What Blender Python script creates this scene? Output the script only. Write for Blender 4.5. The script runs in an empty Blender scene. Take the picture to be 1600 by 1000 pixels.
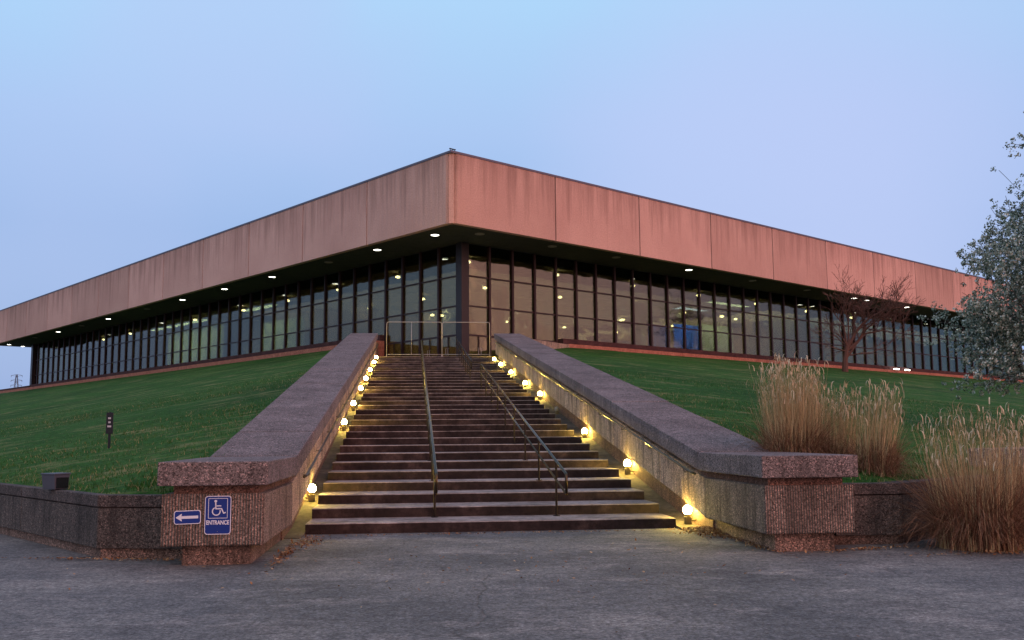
import bpy, bmesh, math, random
from mathutils import Vector, Matrix, noise
random.seed(7)
R = math.radians
scene = bpy.context.scene
C = scene.collection

# ------------------------------------------------------------------ camera
cam = bpy.data.cameras.new('camera'); camo = bpy.data.objects.new('camera', cam); C.objects.link(camo)
cam.sensor_width = 36; cam.sensor_fit = 'HORIZONTAL'; cam.lens = 1526.95/1600*36
cam.clip_start = 0.05; cam.clip_end = 5000
camo.matrix_world = (Matrix.Translation((0, 0, 1.5)) @ Matrix.Rotation(R(90+6.7472), 4, 'X')
                     @ Matrix.Rotation(R(-0.4329), 4, 'Z'))
scene.camera = camo

# ------------------------------------------------------------------ world and light
SUN_AZ = Vector((0.74, -0.67, 0))            # afterglow behind and to the right of the camera
w = bpy.data.worlds.new('World'); scene.world = w; w.use_nodes = True
nt = w.node_tree; nt.nodes.clear()
def N(t, ty, **kw):
    n = t.nodes.new(ty)
    for k, v in kw.items():
        if k.startswith('i_'): n.inputs[int(k[2:])].default_value = v
        else: setattr(n, k, v)
    return n
out = N(nt, 'ShaderNodeOutputWorld')
bg1 = N(nt, 'ShaderNodeBackground'); bg1.inputs[1].default_value = 0.05
sky = N(nt, 'ShaderNodeTexSky', sky_type='NISHITA', sun_disc=False)
sky.sun_elevation = R(1.0); sky.sun_rotation = math.atan2(SUN_AZ.x, SUN_AZ.y)
nt.links.new(sky.outputs[0], bg1.inputs[0])
tc = N(nt, 'ShaderNodeTexCoord')
sep = N(nt, 'ShaderNodeSeparateXYZ'); nt.links.new(tc.outputs['Generated'], sep.inputs[0])
ramp = N(nt, 'ShaderNodeValToRGB')
cr = ramp.color_ramp
cols = [(0.0, (.23, .40, .72)), (.12, (.255, .415, .745)), (.20, (.275, .435, .765)), (.30, (.365, .535, .855)), (.42, (.395, .655, .93)), (1, (.24, .46, .78))]
cr.elements[0].position = 0; cr.elements[0].color = (*cols[0][1], 1)
cr.elements[1].position = 1; cr.elements[1].color = (*cols[-1][1], 1)
for p, c in cols[1:-1]:
    e_ = cr.elements.new(p); e_.color = (*c, 1)
nt.links.new(sep.outputs[2], ramp.inputs[0])
# soft lavender patches
nz = N(nt, 'ShaderNodeTexNoise'); nz.inputs['Scale'].default_value = 2.2; nz.inputs['Detail'].default_value = 3
nt.links.new(tc.outputs['Generated'], nz.inputs['Vector'])
mr = N(nt, 'ShaderNodeMapRange'); mr.inputs[1].default_value = .42; mr.inputs[2].default_value = .68; mr.inputs[4].default_value = .5
nt.links.new(nz.outputs[0], mr.inputs[0])
mx = N(nt, 'ShaderNodeMixRGB'); mx.inputs[2].default_value = (.45, .535, .86, 1)
nt.links.new(mr.outputs[0], mx.inputs[0]); nt.links.new(ramp.outputs[0], mx.inputs[1])
ds = N(nt, 'ShaderNodeVectorMath', operation='DOT_PRODUCT'); ds.inputs[1].default_value = Vector((.28, 1, .22)).normalized()
nt.links.new(tc.outputs['Generated'], ds.inputs[0])
ms = N(nt, 'ShaderNodeMapRange'); ms.inputs[1].default_value = .955; ms.inputs[2].default_value = 1.0; ms.inputs[4].default_value = .75; ms.interpolation_type = 'SMOOTHSTEP'
nt.links.new(ds.outputs['Value'], ms.inputs[0])
mxs = N(nt, 'ShaderNodeMixRGB'); mxs.inputs[2].default_value = (.49, .585, .91, 1)
nt.links.new(ms.outputs[0], mxs.inputs[0]); nt.links.new(mx.outputs[0], mxs.inputs[1]); mx = mxs
# afterglow around the sunset azimuth
dt = N(nt, 'ShaderNodeVectorMath', operation='DOT_PRODUCT'); dt.inputs[1].default_value = Vector((SUN_AZ.x, SUN_AZ.y, .12)).normalized()
nt.links.new(tc.outputs['Generated'], dt.inputs[0])
dtb = N(nt, 'ShaderNodeVectorMath', operation='DOT_PRODUCT'); dtb.inputs[1].default_value = Vector((-.1, -1, .25)).normalized()
nt.links.new(tc.outputs['Generated'], dtb.inputs[0])
mgb = N(nt, 'ShaderNodeMapRange'); mgb.inputs[1].default_value = -.1; mgb.inputs[2].default_value = .8; mgb.interpolation_type = 'SMOOTHSTEP'
nt.links.new(dtb.outputs['Value'], mgb.inputs[0])
mxb = N(nt, 'ShaderNodeMixRGB'); mxb.inputs[2].default_value = (.80, .76, .84, 1)
nt.links.new(mgb.outputs[0], mxb.inputs[0]); nt.links.new(mx.outputs[0], mxb.inputs[1])
mg = N(nt, 'ShaderNodeMapRange'); mg.inputs[1].default_value = .52; mg.inputs[2].default_value = 1.0; mg.interpolation_type = 'SMOOTHSTEP'
nt.links.new(dt.outputs['Value'], mg.inputs[0])
mx2 = N(nt, 'ShaderNodeMixRGB'); mx2.inputs[2].default_value = (2.3, 0.98, 0.84, 1)
nt.links.new(mg.outputs[0], mx2.inputs[0]); nt.links.new(mxb.outputs[0], mx2.inputs[1])
bg2 = N(nt, 'ShaderNodeBackground'); bg2.inputs[1].default_value = 1.0
nt.links.new(mx2.outputs[0], bg2.inputs[0])
ad = N(nt, 'ShaderNodeAddShader')
nt.links.new(bg1.outputs[0], ad.inputs[0]); nt.links.new(bg2.outputs[0], ad.inputs[1]); nt.links.new(ad.outputs[0], out.inputs[0])

sl = bpy.data.lights.new('sun', 'SUN'); sl.energy = 0.47; sl.angle = R(35); sl.color = (1, .45, .36)
so = bpy.data.objects.new('sun', sl); C.objects.link(so)
so.rotation_euler = (-Vector((SUN_AZ.x, SUN_AZ.y, .16))).to_track_quat('-Z', 'Y').to_euler()

scene.view_settings.view_transform = 'Standard'; scene.view_settings.look = 'None'
scene.view_settings.exposure = 0.0; scene.view_settings.gamma = 1
scene.render.engine = 'CYCLES'
scene.cycles.max_bounces = 7; scene.cycles.transparent_max_bounces = 12
scene.cycles.sample_clamp_indirect = 3.0

# ------------------------------------------------------------------ materials
def new_mat(name):
    m = bpy.data.materials.new(name); m.use_nodes = True
    t = m.node_tree; b = t.nodes['Principled BSDF']
    return m, t, b
def simple(name, col, rough=.6, metal=0, spec=.3):
    m, t, b = new_mat(name)
    b.inputs['Base Color'].default_value = (*col, 1); b.inputs['Roughness'].default_value = rough
    b.inputs['Metallic'].default_value = metal; b.inputs['Specular IOR Level'].default_value = spec
    return m
def mapped(t, scale, coord='Object', loc=(0, 0, 0)):
    c = N(t, 'ShaderNodeTexCoord'); mp = N(t, 'ShaderNodeMapping')
    mp.inputs['Scale'].default_value = scale; mp.inputs['Location'].default_value = loc
    t.links.new(c.outputs[coord], mp.inputs[0]); return mp.outputs[0]
def noise_n(t, vec, scale, detail=4, rough=.55):
    n = N(t, 'ShaderNodeTexNoise'); n.inputs['Scale'].default_value = scale
    n.inputs['Detail'].default_value = detail; n.inputs['Roughness'].default_value = rough
    t.links.new(vec, n.inputs['Vector']); return n.outputs[0]
def rmp(t, val, stops):
    r = N(t, 'ShaderNodeValToRGB'); c = r.color_ramp
    c.elements[0].position = stops[0][0]; c.elements[0].color = (*stops[0][1], 1)
    c.elements[1].position = stops[-1][0]; c.elements[1].color = (*stops[-1][1], 1)
    for p, k in stops[1:-1]:
        e = c.elements.new(p); e.color = (*k, 1)
    t.links.new(val, r.inputs[0]); return r.outputs[0]
def mixc(t, fac, a, b, mode='MIX'):
    m = N(t, 'ShaderNodeMixRGB', blend_type=mode)
    for s, v in ((0, fac), (1, a), (2, b)):
        if hasattr(v, 'links') or isinstance(v, bpy.types.NodeSocket): t.links.new(v, m.inputs[s])
        else: m.inputs[s].default_value = v if s == 0 else (*v, 1)
    return m.outputs[0]
def mth(t, op, a, b=None, c=None):
    m = N(t, 'ShaderNodeMath', operation=op)
    for s, v in enumerate((a, b, c)):
        if v is None: continue
        if isinstance(v, bpy.types.NodeSocket): t.links.new(v, m.inputs[s])
        else: m.inputs[s].default_value = v
    return m.outputs[0]
def bump(t, b, h, strength=.4, dist=.02):
    n = N(t, 'ShaderNodeBump'); n.inputs['Strength'].default_value = strength; n.inputs['Distance'].default_value = dist
    t.links.new(h, n.inputs['Height']); t.links.new(n.outputs[0], b.inputs['Normal']); return n

def aggregate(name, dark, mid, light, speck=(.5, .42, .40), ribs=0, stain=.5, rough=.9):
    """exposed aggregate concrete in the wall's own axes: x across, y along, z up"""
    m, t, b = new_mat(name)
    v = mapped(t, (1, 1, 1))
    big = noise_n(t, v, 1.1, 5, .6)
    base = rmp(t, big, [(.30, dark), (.52, mid), (.72, light)])
    vo = N(t, 'ShaderNodeTexVoronoi'); vo.inputs['Scale'].default_value = 74; t.links.new(v, vo.inputs['Vector'])
    sx = N(t, 'ShaderNodeSeparateColor'); t.links.new(vo.outputs['Color'], sx.inputs[0])
    stone = rmp(t, sx.outputs[0], [(.0, (.12, .11, .11)), (.35, (.75, .72, .72)), (.7, (1.2, 1.17, 1.17)), (.88, (1.5, 1.45, 1.45)), (.96, tuple(s*5.5 for s in speck))])
    col = mixc(t, .9, base, mixc(t, 1, base, stone, 'MULTIPLY'))
    sv = mapped(t, (2.6, 2.6, .35), loc=(3, 1, 2))
    st = noise_n(t, sv, 2.4, 5, .65)
    col = mixc(t, mth(t, 'MULTIPLY', rmp(t, st, [(.46, (0, 0, 0)), (.64, (1, 1, 1))]), stain), col, tuple(x*.35 for x in dark))
    t.links.new(col, b.inputs['Base Color']); b.inputs['Roughness'].default_value = rough
    b.inputs['Specular IOR Level'].default_value = .25
    h = mth(t, 'MULTIPLY', vo.outputs['Distance'], -.6)
    if ribs:
        sp = N(t, 'ShaderNodeSeparateXYZ'); t.links.new(v, sp.inputs[0])
        k = 2*math.pi/ribs
        jit = mth(t, 'MULTIPLY', noise_n(t, v, 14, 3), .9)
        a = mth(t, 'SINE', mth(t, 'MULTIPLY_ADD', sp.outputs[0], k, jit)); c2 = mth(t, 'SINE', mth(t, 'MULTIPLY_ADD', sp.outputs[1], k, jit))
        gm = N(t, 'ShaderNodeNewGeometry')
        rb = mth(t, 'ADD', a, c2)
        h = mth(t, 'MULTIPLY_ADD', rb, 1.0, h)
        bump(t, b, h, 1.0, .02)
        col2 = mixc(t, mth(t, 'MULTIPLY', rmp(t, mth(t, 'MULTIPLY_ADD', rb, .25, .5), [(.12, (1, 1, 1)), (.55, (0, 0, 0))]), .6), col, tuple(x*.30 for x in dark))
        t.links.new(col2, b.inputs['Base Color'])
    else:
        bump(t, b, h, .8, .012)
    return m

M = {}
M['cap'] = aggregate('cap_concrete', (.115, .10, .10), (.165, .145, .147), (.215, .19, .195), stain=.4)
M['panel'] = aggregate('ribbed_concrete', (.24, .20, .175), (.35, .295, .26), (.44, .375, .33), ribs=.034, stain=.6)
M['panel_in'] = aggregate('stained_side_concrete', (.28, .22, .17), (.40, .32, .25), (.50, .41, .32), stain=.95)
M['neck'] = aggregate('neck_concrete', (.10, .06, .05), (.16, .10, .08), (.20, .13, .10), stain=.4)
M['base'] = aggregate('base_concrete', (.12, .09, .075), (.18, .135, .115), (.225, .175, .15), stain=.6)
M['lowwall'] = aggregate('low_wall_concrete', (.06, .056, .054), (.095, .086, .08), (.13, .115, .105), stain=.6)
M['lowcap'] = aggregate('low_wall_cap_concrete', (.06, .054, .053), (.085, .075, .073), (.12, .105, .10), stain=.4)

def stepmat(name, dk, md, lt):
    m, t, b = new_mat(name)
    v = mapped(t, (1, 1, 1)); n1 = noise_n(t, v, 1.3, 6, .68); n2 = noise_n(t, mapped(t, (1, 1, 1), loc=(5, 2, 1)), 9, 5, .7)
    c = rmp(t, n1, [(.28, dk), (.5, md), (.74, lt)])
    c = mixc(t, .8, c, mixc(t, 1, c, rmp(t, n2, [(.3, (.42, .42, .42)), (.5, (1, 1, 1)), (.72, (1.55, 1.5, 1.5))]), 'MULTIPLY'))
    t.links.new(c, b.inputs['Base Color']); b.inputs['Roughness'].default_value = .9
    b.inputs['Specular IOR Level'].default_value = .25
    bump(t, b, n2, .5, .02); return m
M['tread'] = stepmat('tread_concrete', (.10, .085, .08), (.245, .215, .205), (.42, .375, .355))  # worn treads paler than dirty risers; sky light on treads painted in too
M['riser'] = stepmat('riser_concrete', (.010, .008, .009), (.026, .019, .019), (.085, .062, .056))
M['gutter'] = stepmat('gutter_concrete', (.03, .026, .022), (.07, .06, .05), (.14, .12, .10))

def fascia():
    m, t, b = new_mat('fascia_concrete')
    v = mapped(t, (1, 1, 1)); big = noise_n(t, v, .22, 4, .6)
    c = rmp(t, big, [(.3, (.475, .305, .275)), (.5, (.53, .35, .315)), (.7, (.58, .39, .35))])
    fine = noise_n(t, v, 14, 6, .8)
    c = mixc(t, .8, c, mixc(t, 1, c, rmp(t, fine, [(.31, (.66, .65, .65)), (.69, (1.30, 1.30, 1.30))]), 'MULTIPLY'))
    sp = N(t, 'ShaderNodeSeparateXYZ'); t.links.new(v, sp.inputs[0])
    sv = mapped(t, (1, 1, .05)); s1 = noise_n(t, sv, 1.5, 6, .75)
    hgt = N(t, 'ShaderNodeMapRange'); hgt.inputs[1].default_value = 13.2; hgt.inputs[2].default_value = 17.0; hgt.inputs[3].default_value = -.10; hgt.inputs[4].default_value = .135
    t.links.new(sp.outputs[2], hgt.inputs[0])
    f = rmp(t, mth(t, 'ADD', s1, hgt.outputs[0]), [(.50, (0, 0, 0)), (.72, (1, 1, 1))])
    c = mixc(t, mth(t, 'MULTIPLY', f, .50), c, (.13, .075, .065))
    oi = N(t, 'ShaderNodeObjectInfo')
    c = mixc(t, .55, c, mixc(t, 1, c, rmp(t, oi.outputs['Random'], [(0, (.74, .74, .72)), (1, (1.20, 1.19, 1.18))]), 'MULTIPLY'))
    t.links.new(c, b.inputs['Base Color']); b.inputs['Roughness'].default_value = .9
    b.inputs['Specular IOR Level'].default_value = .2
    ribs = mth(t, 'ADD', mth(t, 'SINE', mth(t, 'MULTIPLY', sp.outputs[0], 14)), mth(t, 'SINE', mth(t, 'MULTIPLY', sp.outputs[1], 14)))
    bump(t, b, mth(t, 'ADD', mth(t, 'MULTIPLY', ribs, .4), fine), .45, .03); return m
M['fascia'] = fascia()
M['groove'] = simple('groove_concrete', (.20, .08, .06), .9)
M['joint'] = simple('joint_sealant', (.05, .018, .014), .9)
M['coping'] = simple('coping_metal', (.10, .10, .15), .5, .2)
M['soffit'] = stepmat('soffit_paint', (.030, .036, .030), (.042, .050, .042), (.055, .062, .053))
M['roof'] = simple('roof_membrane', (.08, .08, .08), .9)
M['mullion'] = simple('mullion_metal', (.024, .012, .014), .45, .2)
M['sill'] = stepmat('sill_metal', (.035, .018, .020), (.055, .028, .030), (.075, .04, .04))
M['ledge'] = stepmat('ledge_concrete', (.25, .10, .075), (.33, .145, .105), (.40, .19, .14))
M['column'] = simple('column_metal', (.018, .016, .02), .4, .2)

def glass():
    m = bpy.data.materials.new('tinted_glass'); m.use_nodes = True; t = m.node_tree; t.nodes.clear()
    o = N(t, 'ShaderNodeOutputMaterial'); tr = N(t, 'ShaderNodeBsdfTransparent'); tr.inputs[0].default_value = (.50, .50, .38, 1)
    gl = N(t, 'ShaderNodeBsdfGlossy'); gl.inputs['Roughness'].default_value = .012; gl.inputs[0].default_value = (.80, .84, .92, 1)
    fr = N(t, 'ShaderNodeFresnel'); fr.inputs[0].default_value = 1.55
    f = mth(t, 'MINIMUM', mth(t, 'MULTIPLY', fr.outputs[0], .68), .85)
    v = mapped(t, (1, 1, 1)); n = noise_n(t, v, .5, 2)
    bp = N(t, 'ShaderNodeBump'); bp.inputs['Strength'].default_value = .14; bp.inputs['Distance'].default_value = .12
    t.links.new(n, bp.inputs['Height']); t.links.new(bp.outputs[0], gl.inputs['Normal'])
    mx = N(t, 'ShaderNodeMixShader'); t.links.new(f, mx.inputs[0]); t.links.new(tr.outputs[0], mx.inputs[1]); t.links.new(gl.outputs[0], mx.inputs[2])
    t.links.new(mx.outputs[0], o.inputs[0]); return m
M['glass'] = glass()
def emit(name, col, s):
    m = bpy.data.materials.new(name); m.use_nodes = True; t = m.node_tree; t.nodes.clear()
    o = N(t, 'ShaderNodeOutputMaterial'); e = N(t, 'ShaderNodeEmission'); e.inputs[0].default_value = (*col, 1); e.inputs[1].default_value = s
    t.links.new(e.outputs[0], o.inputs[0]); return m
M['lamp_white'] = emit('soffit_lamp', (1, .95, .82), 14)
M['lamp_dead'] = simple('unlit_lens', (.22, .22, .2), .3)
M['lamp_in'] = emit('interior_lamp', (1, .88, .58), 22)
M['bulb'] = emit('step_bulb', (1, .68, .13), 460)
M['interior'] = stepmat('interior_paint', (.30, .24, .16), (.40, .33, .23), (.48, .40, .28))
M['in_ceiling'] = stepmat('interior_ceiling_paint', (.26, .23, .18), (.36, .32, .25), (.42, .38, .30))
M['in_floor'] = simple('interior_floor', (.16, .13, .10), .35)
M['curtain'] = simple('curtain_cloth', (.50, .56, .44), .8)
M['blue_cloth'] = simple('blue_banner_cloth', (.03, .16, .75), .7)
M['blue_dark'] = simple('navy_drape_cloth', (.03, .06, .24), .8)
M['steel'] = simple('galvanised_steel', (.34, .34, .35), .5, .5)
M['rail'] = simple('bronze_rail', (.07, .055, .035), .28, .85, .5)
M['railpost'] = simple('dark_post_metal', (.018, .014, .013), .5, .5)
M['box_metal'] = simple('fixture_metal', (.10, .09, .06), .5, .4)
M['flood'] = simple('floodlight_metal', (.075, .085, .115), .5, .3)
M['flood_dark'] = simple('floodlight_lens', (.008, .009, .014), .25, 0, .5)
M['sign_blue'] = simple('sign_blue', (.006, .028, .21), .4)
M['sign_white'] = simple('sign_white', (.62, .66, .78), .45)
M['sign_dark'] = simple('sign_dark', (.008, .010, .018), .5)

def grassmat():
    m, t, b = new_mat('lawn_grass')
    v = mapped(t, (1, 1, 1)); big = noise_n(t, v, .16, 4, .6)
    c = rmp(t, big, [(.3, (.014, .062, .010)), (.55, (.024, .092, .015)), (.75, (.042, .115, .024))])
    fn = noise_n(t, v, 7, 6, .8)
    c = mixc(t, .85, c, mixc(t, 1, c, rmp(t, fn, [(.3, (.22, .25, .22)), (.5, (1, 1, 1)), (.7, (2.3, 2.0, 1.9))]), 'MULTIPLY'))
    mp = N(t, 'ShaderNodeMapping'); tc_ = N(t, 'ShaderNodeTexCoord'); t.links.new(tc_.outputs['Object'], mp.inputs[0])
    mp.inputs['Rotation'].default_value = (0, 0, R(10)); mp.inputs['Scale'].default_value = (.38, .9, 1)
    st = noise_n(t, mp.outputs[0], 1.3, 7, .78)
    c = mixc(t, mth(t, 'MULTIPLY', rmp(t, st, [(.52, (0, 0, 0)), (.65, (1, 1, 1))]), .68), c, (.22, .215, .10))
    t.links.new(c, b.inputs['Base Color']); b.inputs['Roughness'].default_value = .95; b.inputs['Specular IOR Level'].default_value = .1
    bump(t, b, fn, .9, .06); return m
M['grass'] = grassmat()
def blademat(name, cols):
    m, t, b = new_mat(name)
    g = N(t, 'ShaderNodeNewGeometry'); c = rmp(t, g.outputs['Random Per Island'], cols)
    t.links.new(c, b.inputs['Base Color']); b.inputs['Roughness'].default_value = .8; b.inputs['Specular IOR Level'].default_value = .15
    return m
M['blades'] = blademat('grass_blades', [(0, (.012, .055, .008)), (.5, (.028, .105, .016)), (.78, (.055, .13, .03)), (.86, (.22, .20, .10)), (1, (.34, .30, .16))])
M['dry_low'] = blademat('dry_russet_blades', [(0, (.080, .040, .027)), (.5, (.19, .098, .060)), (1, (.33, .20, .125))])
M['dry_high'] = blademat('dry_tan_stalks', [(0, (.24, .18, .095)), (.5, (.40, .31, .165)), (1, (.56, .46, .27))])
M['plume'] = blademat('seed_plumes', [(0, (.36, .31, .19)), (1, (.58, .52, .38))])
M['leaf_litter'] = blademat('dry_leaves', [(0, (.14, .06, .025)), (.6, (.28, .14, .06)), (1, (.5, .38, .22))])
M['twig'] = simple('russet_bark', (.10, .055, .047), .9)
M['bark'] = stepmat('tree_bark', (.03, .025, .022), (.06, .05, .045), (.10, .085, .07))
M['blossom'] = blademat('blossom_petals', [(0, (.05, .09, .065)), (.35, (.15, .21, .17)), (.65, (.32, .39, .34)), (1, (.60, .66, .63))])

def asphalt():
    m, t, b = new_mat('pavement')
    v = mapped(t, (1, 1, 1)); f1 = noise_n(t, v, .35, 5, .6); f2 = noise_n(t, v, 26, 5, .85)
    c = rmp(t, f1, [(.34, (.062, .066, .070)), (.5, (.108, .111, .112)), (.66, (.165, .165, .158))])
    mp = N(t, 'ShaderNodeMapping'); tc_ = N(t, 'ShaderNodeTexCoord'); t.links.new(tc_.outputs['Object'], mp.inputs[0])
    mp.inputs['Rotation'].default_value = (0, 0, R(-24)); mp.inputs['Scale'].default_value = (.62, .95, 1)
    st = noise_n(t, mp.outputs[0], 1.1, 7, .72)
    c = mixc(t, mth(t, 'MULTIPLY', rmp(t, st, [(.52, (0, 0, 0)), (.68, (1, 1, 1))]), .65), c, (.27, .255, .24))
    mp2 = N(t, 'ShaderNodeMapping'); t.links.new(tc_.outputs['Object'], mp2.inputs[0]); mp2.inputs['Location'].default_value = (11, 4, 0)
    st2 = noise_n(t, mp2.outputs[0], .8, 6, .7)
    c = mixc(t, mth(t, 'MULTIPLY', rmp(t, st2, [(.55, (0, 0, 0)), (.70, (1, 1, 1))]), .5), c, (.045, .043, .048))
    c = mixc(t, .9, c, mixc(t, 1, c, rmp(t, f2, [(.34, (.22, .22, .22)), (.5, (1, 1, 1)), (.66, (2.3, 2.3, 2.3))]), 'MULTIPLY'))
    f4 = noise_n(t, mapped(t, (1, 1, 1), loc=(2, 8, 0)), 7, 6, .8)
    c = mixc(t, .8, c, mixc(t, 1, c, rmp(t, f4, [(.34, (.45, .45, .46)), (.5, (1, 1, 1)), (.66, (1.6, 1.58, 1.55))]), 'MULTIPLY'))
    n3 = N(t, 'ShaderNodeTexNoise'); n3.inputs['Scale'].default_value = 1.2; n3.inputs['Detail'].default_value = 5; t.links.new(v, n3.inputs['Vector'])
    mm = N(t, 'ShaderNodeMixRGB', blend_type='ADD'); mm.inputs[0].default_value = .55; t.links.new(v, mm.inputs[1]); t.links.new(n3.outputs['Color'], mm.inputs[2])
    vo = N(t, 'ShaderNodeTexVoronoi', feature='DISTANCE_TO_EDGE'); vo.inputs['Scale'].default_value = .27; t.links.new(mm.outputs[0], vo.inputs['Vector'])
    cr_ = rmp(t, vo.outputs['Distance'], [(.0016, (1, 1, 1)), (.0042, (0, 0, 0))])
    msk = noise_n(t, mapped(t, (1, 1, 1), loc=(7, 9, 0)), .22, 2)
    cr_ = mth(t, 'MULTIPLY', cr_, rmp(t, msk, [(.45, (0, 0, 0)), (.52, (1, 1, 1))]))
    c = mixc(t, mth(t, 'MULTIPLY', cr_, .55), c, (.03, .03, .03))
    t.links.new(c, b.inputs['Base Color']); b.inputs['Roughness'].default_value = .88; b.inputs['Specular IOR Level'].default_value = .3
    bump(t, b, mth(t, 'SUBTRACT', f2, cr_), .6, .012); return m
M['pavement'] = asphalt()

# ------------------------------------------------------------------ mesh helper
class MB:
    def __init__(s): s.v = []; s.f = []; s.mi = []
    def quad(s, pts, mi=0):
        n = len(s.v); s.v += [tuple(p) for p in pts]; s.f.append(tuple(range(n, n+len(pts)))); s.mi.append(mi)
    def hexa(s, p, mi=0, top=None, front=None):
        """p: 8 corners, bottom ccw then top ccw"""
        n = len(s.v); s.v += [tuple(q) for q in p]
        fs = [(3, 2, 1, 0), (4, 5, 6, 7), (0, 1, 5, 4), (1, 2, 6, 5), (2, 3, 7, 6), (3, 0, 4, 7)]
        for i, f in enumerate(fs):
            s.f.append(tuple(n+k for k in f))
            s.mi.append(top if (i == 1 and top is not None) else front if (i == 2 and front is not None) else mi)
    def box(s, x0, x1, y0, y1, z0, z1, mi=0, **k):
        s.hexa([(x0, y0, z0), (x1, y0, z0), (x1, y1, z0), (x0, y1, z0), (x0, y0, z1), (x1, y0, z1), (x1, y1, z1), (x0, y1, z1)], mi, **k)
    def sweep(s, st, mi=0):
        """st: stations (y, x0, x1, zb, zt)"""
        n = len(s.v)
        for (y, x0, x1, zb, zt) in st: s.v += [(x0, y, zb), (x1, y, zb), (x1, y, zt), (x0, y, zt)]
        for i in range(len(st)-1):
            a = n+4*i; b = a+4
            for k in range(4):
                s.f.append((a+k, a+(k+1) % 4, b+(k+1) % 4, b+k)); s.mi.append(mi)
        s.f.append((n+3, n+2, n+1, n)); s.mi.append(mi); e = n+4*(len(st)-1)
        s.f.append((e, e+1, e+2, e+3)); s.mi.append(mi)
    def tube(s, pts, r, n=8, cap=True):
        pts = [Vector(p) for p in pts]; rs = r if isinstance(r, (list, tuple)) else [r]*len(pts)
        base = len(s.v); up = None
        for i, p in enumerate(pts):
            d = (pts[min(i+1, len(pts)-1)]-pts[max(i-1, 0)]).normalized()
            if up is None: up = d.orthogonal().normalized()
            up = (up-d*up.dot(d))
            up = up.normalized() if up.length > 1e-5 else d.orthogonal().normalized()
            q = d.cross(up)
            for k in range(n):
                a = 2*math.pi*k/n; s.v.append(tuple(p+(up*math.cos(a)+q*math.sin(a))*rs[i]))
        for i in range(len(pts)-1):
            for k in range(n):
                a = base+i*n; s.f.append((a+k, a+(k+1) % n, a+n+(k+1) % n, a+n+k)); s.mi.append(0)
        if cap:
            s.f.append(tuple(base+k for k in reversed(range(n)))); s.mi.append(0)
            e = base+(len(pts)-1)*n; s.f.append(tuple(e+k for k in range(n))); s.mi.append(0)
    def disc(s, c, r, n=20, up=1, z=None):
        pts = [(c[0]+r*math.cos(2*math.pi*k/n), c[1]+r*math.sin(2*math.pi*k/n), c[2]) for k in range(n)]
        s.quad(pts if up > 0 else pts[::-1])
    def cyl(s, c, r, z0, z1, n=20, r1=None):
        s.tube([(c[0], c[1], z0), (c[0], c[1], z1)], [r, r if r1 is None else r1], n)
    def ball(s, c, r, seg=14, rings=8, sz=1):
        b = len(s.v); s.v.append((c[0], c[1], c[2]+r*sz))
        for i in range(1, rings):
            a = math.pi*i/rings
            for k in range(seg):
                p = 2*math.pi*k/seg; s.v.append((c[0]+r*math.sin(a)*math.cos(p), c[1]+r*math.sin(a)*math.sin(p), c[2]+r*sz*math.cos(a)))
        s.v.append((c[0], c[1], c[2]-r*sz)); e = len(s.v)-1
        for k in range(seg): s.f.append((b, b+1+k, b+1+(k+1) % seg)); s.mi.append(0)
        for i in range(rings-2):
            for k in range(seg):
                a = b+1+i*seg; s.f.append((a+k, a+seg+k, a+seg+(k+1) % seg, a+(k+1) % seg)); s.mi.append(0)
        a = b+1+(rings-2)*seg
        for k in range(seg): s.f.append((e, a+(k+1) % seg, a+k)); s.mi.append(0)
    def build(s, name, mats, parent=None, bevel=0, smooth=False):
        me = bpy.data.meshes.new(name); me.from_pydata(s.v, [], s.f)
        for m in (mats if isinstance(mats, (list, tuple)) else [mats]): me.materials.append(m)
        me.polygons.foreach_set('material_index', s.mi)
        if smooth: me.polygons.foreach_set('use_smooth', [True]*len(s.f))
        me.update()
        o = bpy.data.objects.new(name, me); C.objects.link(o)
        if parent: o.parent = parent
        if bevel:
            bv = o.modifiers.new('bevel', 'BEVEL'); bv.width = bevel; bv.segments = 2; bv.limit_method = 'ANGLE'; bv.angle_limit = R(40)
        return o
def empty(name, loc=(0, 0, 0), rz=0, label=None, cat=None, group=None):
    o = bpy.data.objects.new(name, None); C.objects.link(o); o.location = loc; o.rotation_euler = (0, 0, rz); o.empty_display_size = .3
    return tag(o, label, cat, group)
def tag(o, label=None, cat=None, group=None, kind=None):
    for k, v in (('label', label), ('category', cat), ('group', group), ('kind', kind)):
        if v: o[k] = v
    return o
def copy_tree(o, parent=None):
    c = o.copy(); C.objects.link(c); c.parent = parent
    for ch in list(o.children): copy_tree(ch, c)
    return c

# ------------------------------------------------------------------ frames of reference
A = R(41.9444); Ld = Vector((-math.sin(A), math.cos(A))); Rd = Vector((math.cos(A), math.sin(A)))
FC = Vector((-3.257, 51.847)); OV = 4.021; G = FC+OV*(Ld+Rd); SIDE = 82.8
TH = .1007; O = Vector((-3.2306, 15.429)); Ud = Vector((-math.sin(TH), math.cos(TH))); Ed = Vector((math.cos(TH), math.sin(TH)))
NS, RISE, TREAD, GR = 33, .1628, 1.0024, .1624
PLAZA = NS*RISE
PL = Vector((-5.27, 12.57)); PR = Vector((5.27, 13.5))
NL = (G-PL).dot(Rd)-1.0; NR = (G-PR).dot(Ld)-1.0
def lawn_left(p):
    n_ = (Vector(p[:2])-PL).dot(Rd); return .755+min((7.4-.755)/NL*n_, .55*max(p[1]-12.55, 0)) if n_ < 6 else .755+(7.4-.755)/NL*n_
def lawn_right(p):
    n_ = (Vector(p[:2])-PR).dot(Ld); return .785+min((7.05-.785)/NR*n_, .55*max(p[1]-13.6, 0)) if n_ < 6 else .785+(7.05-.785)/NR*n_
def S2W(u, s): return O+Ud*u+Ed*s

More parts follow.
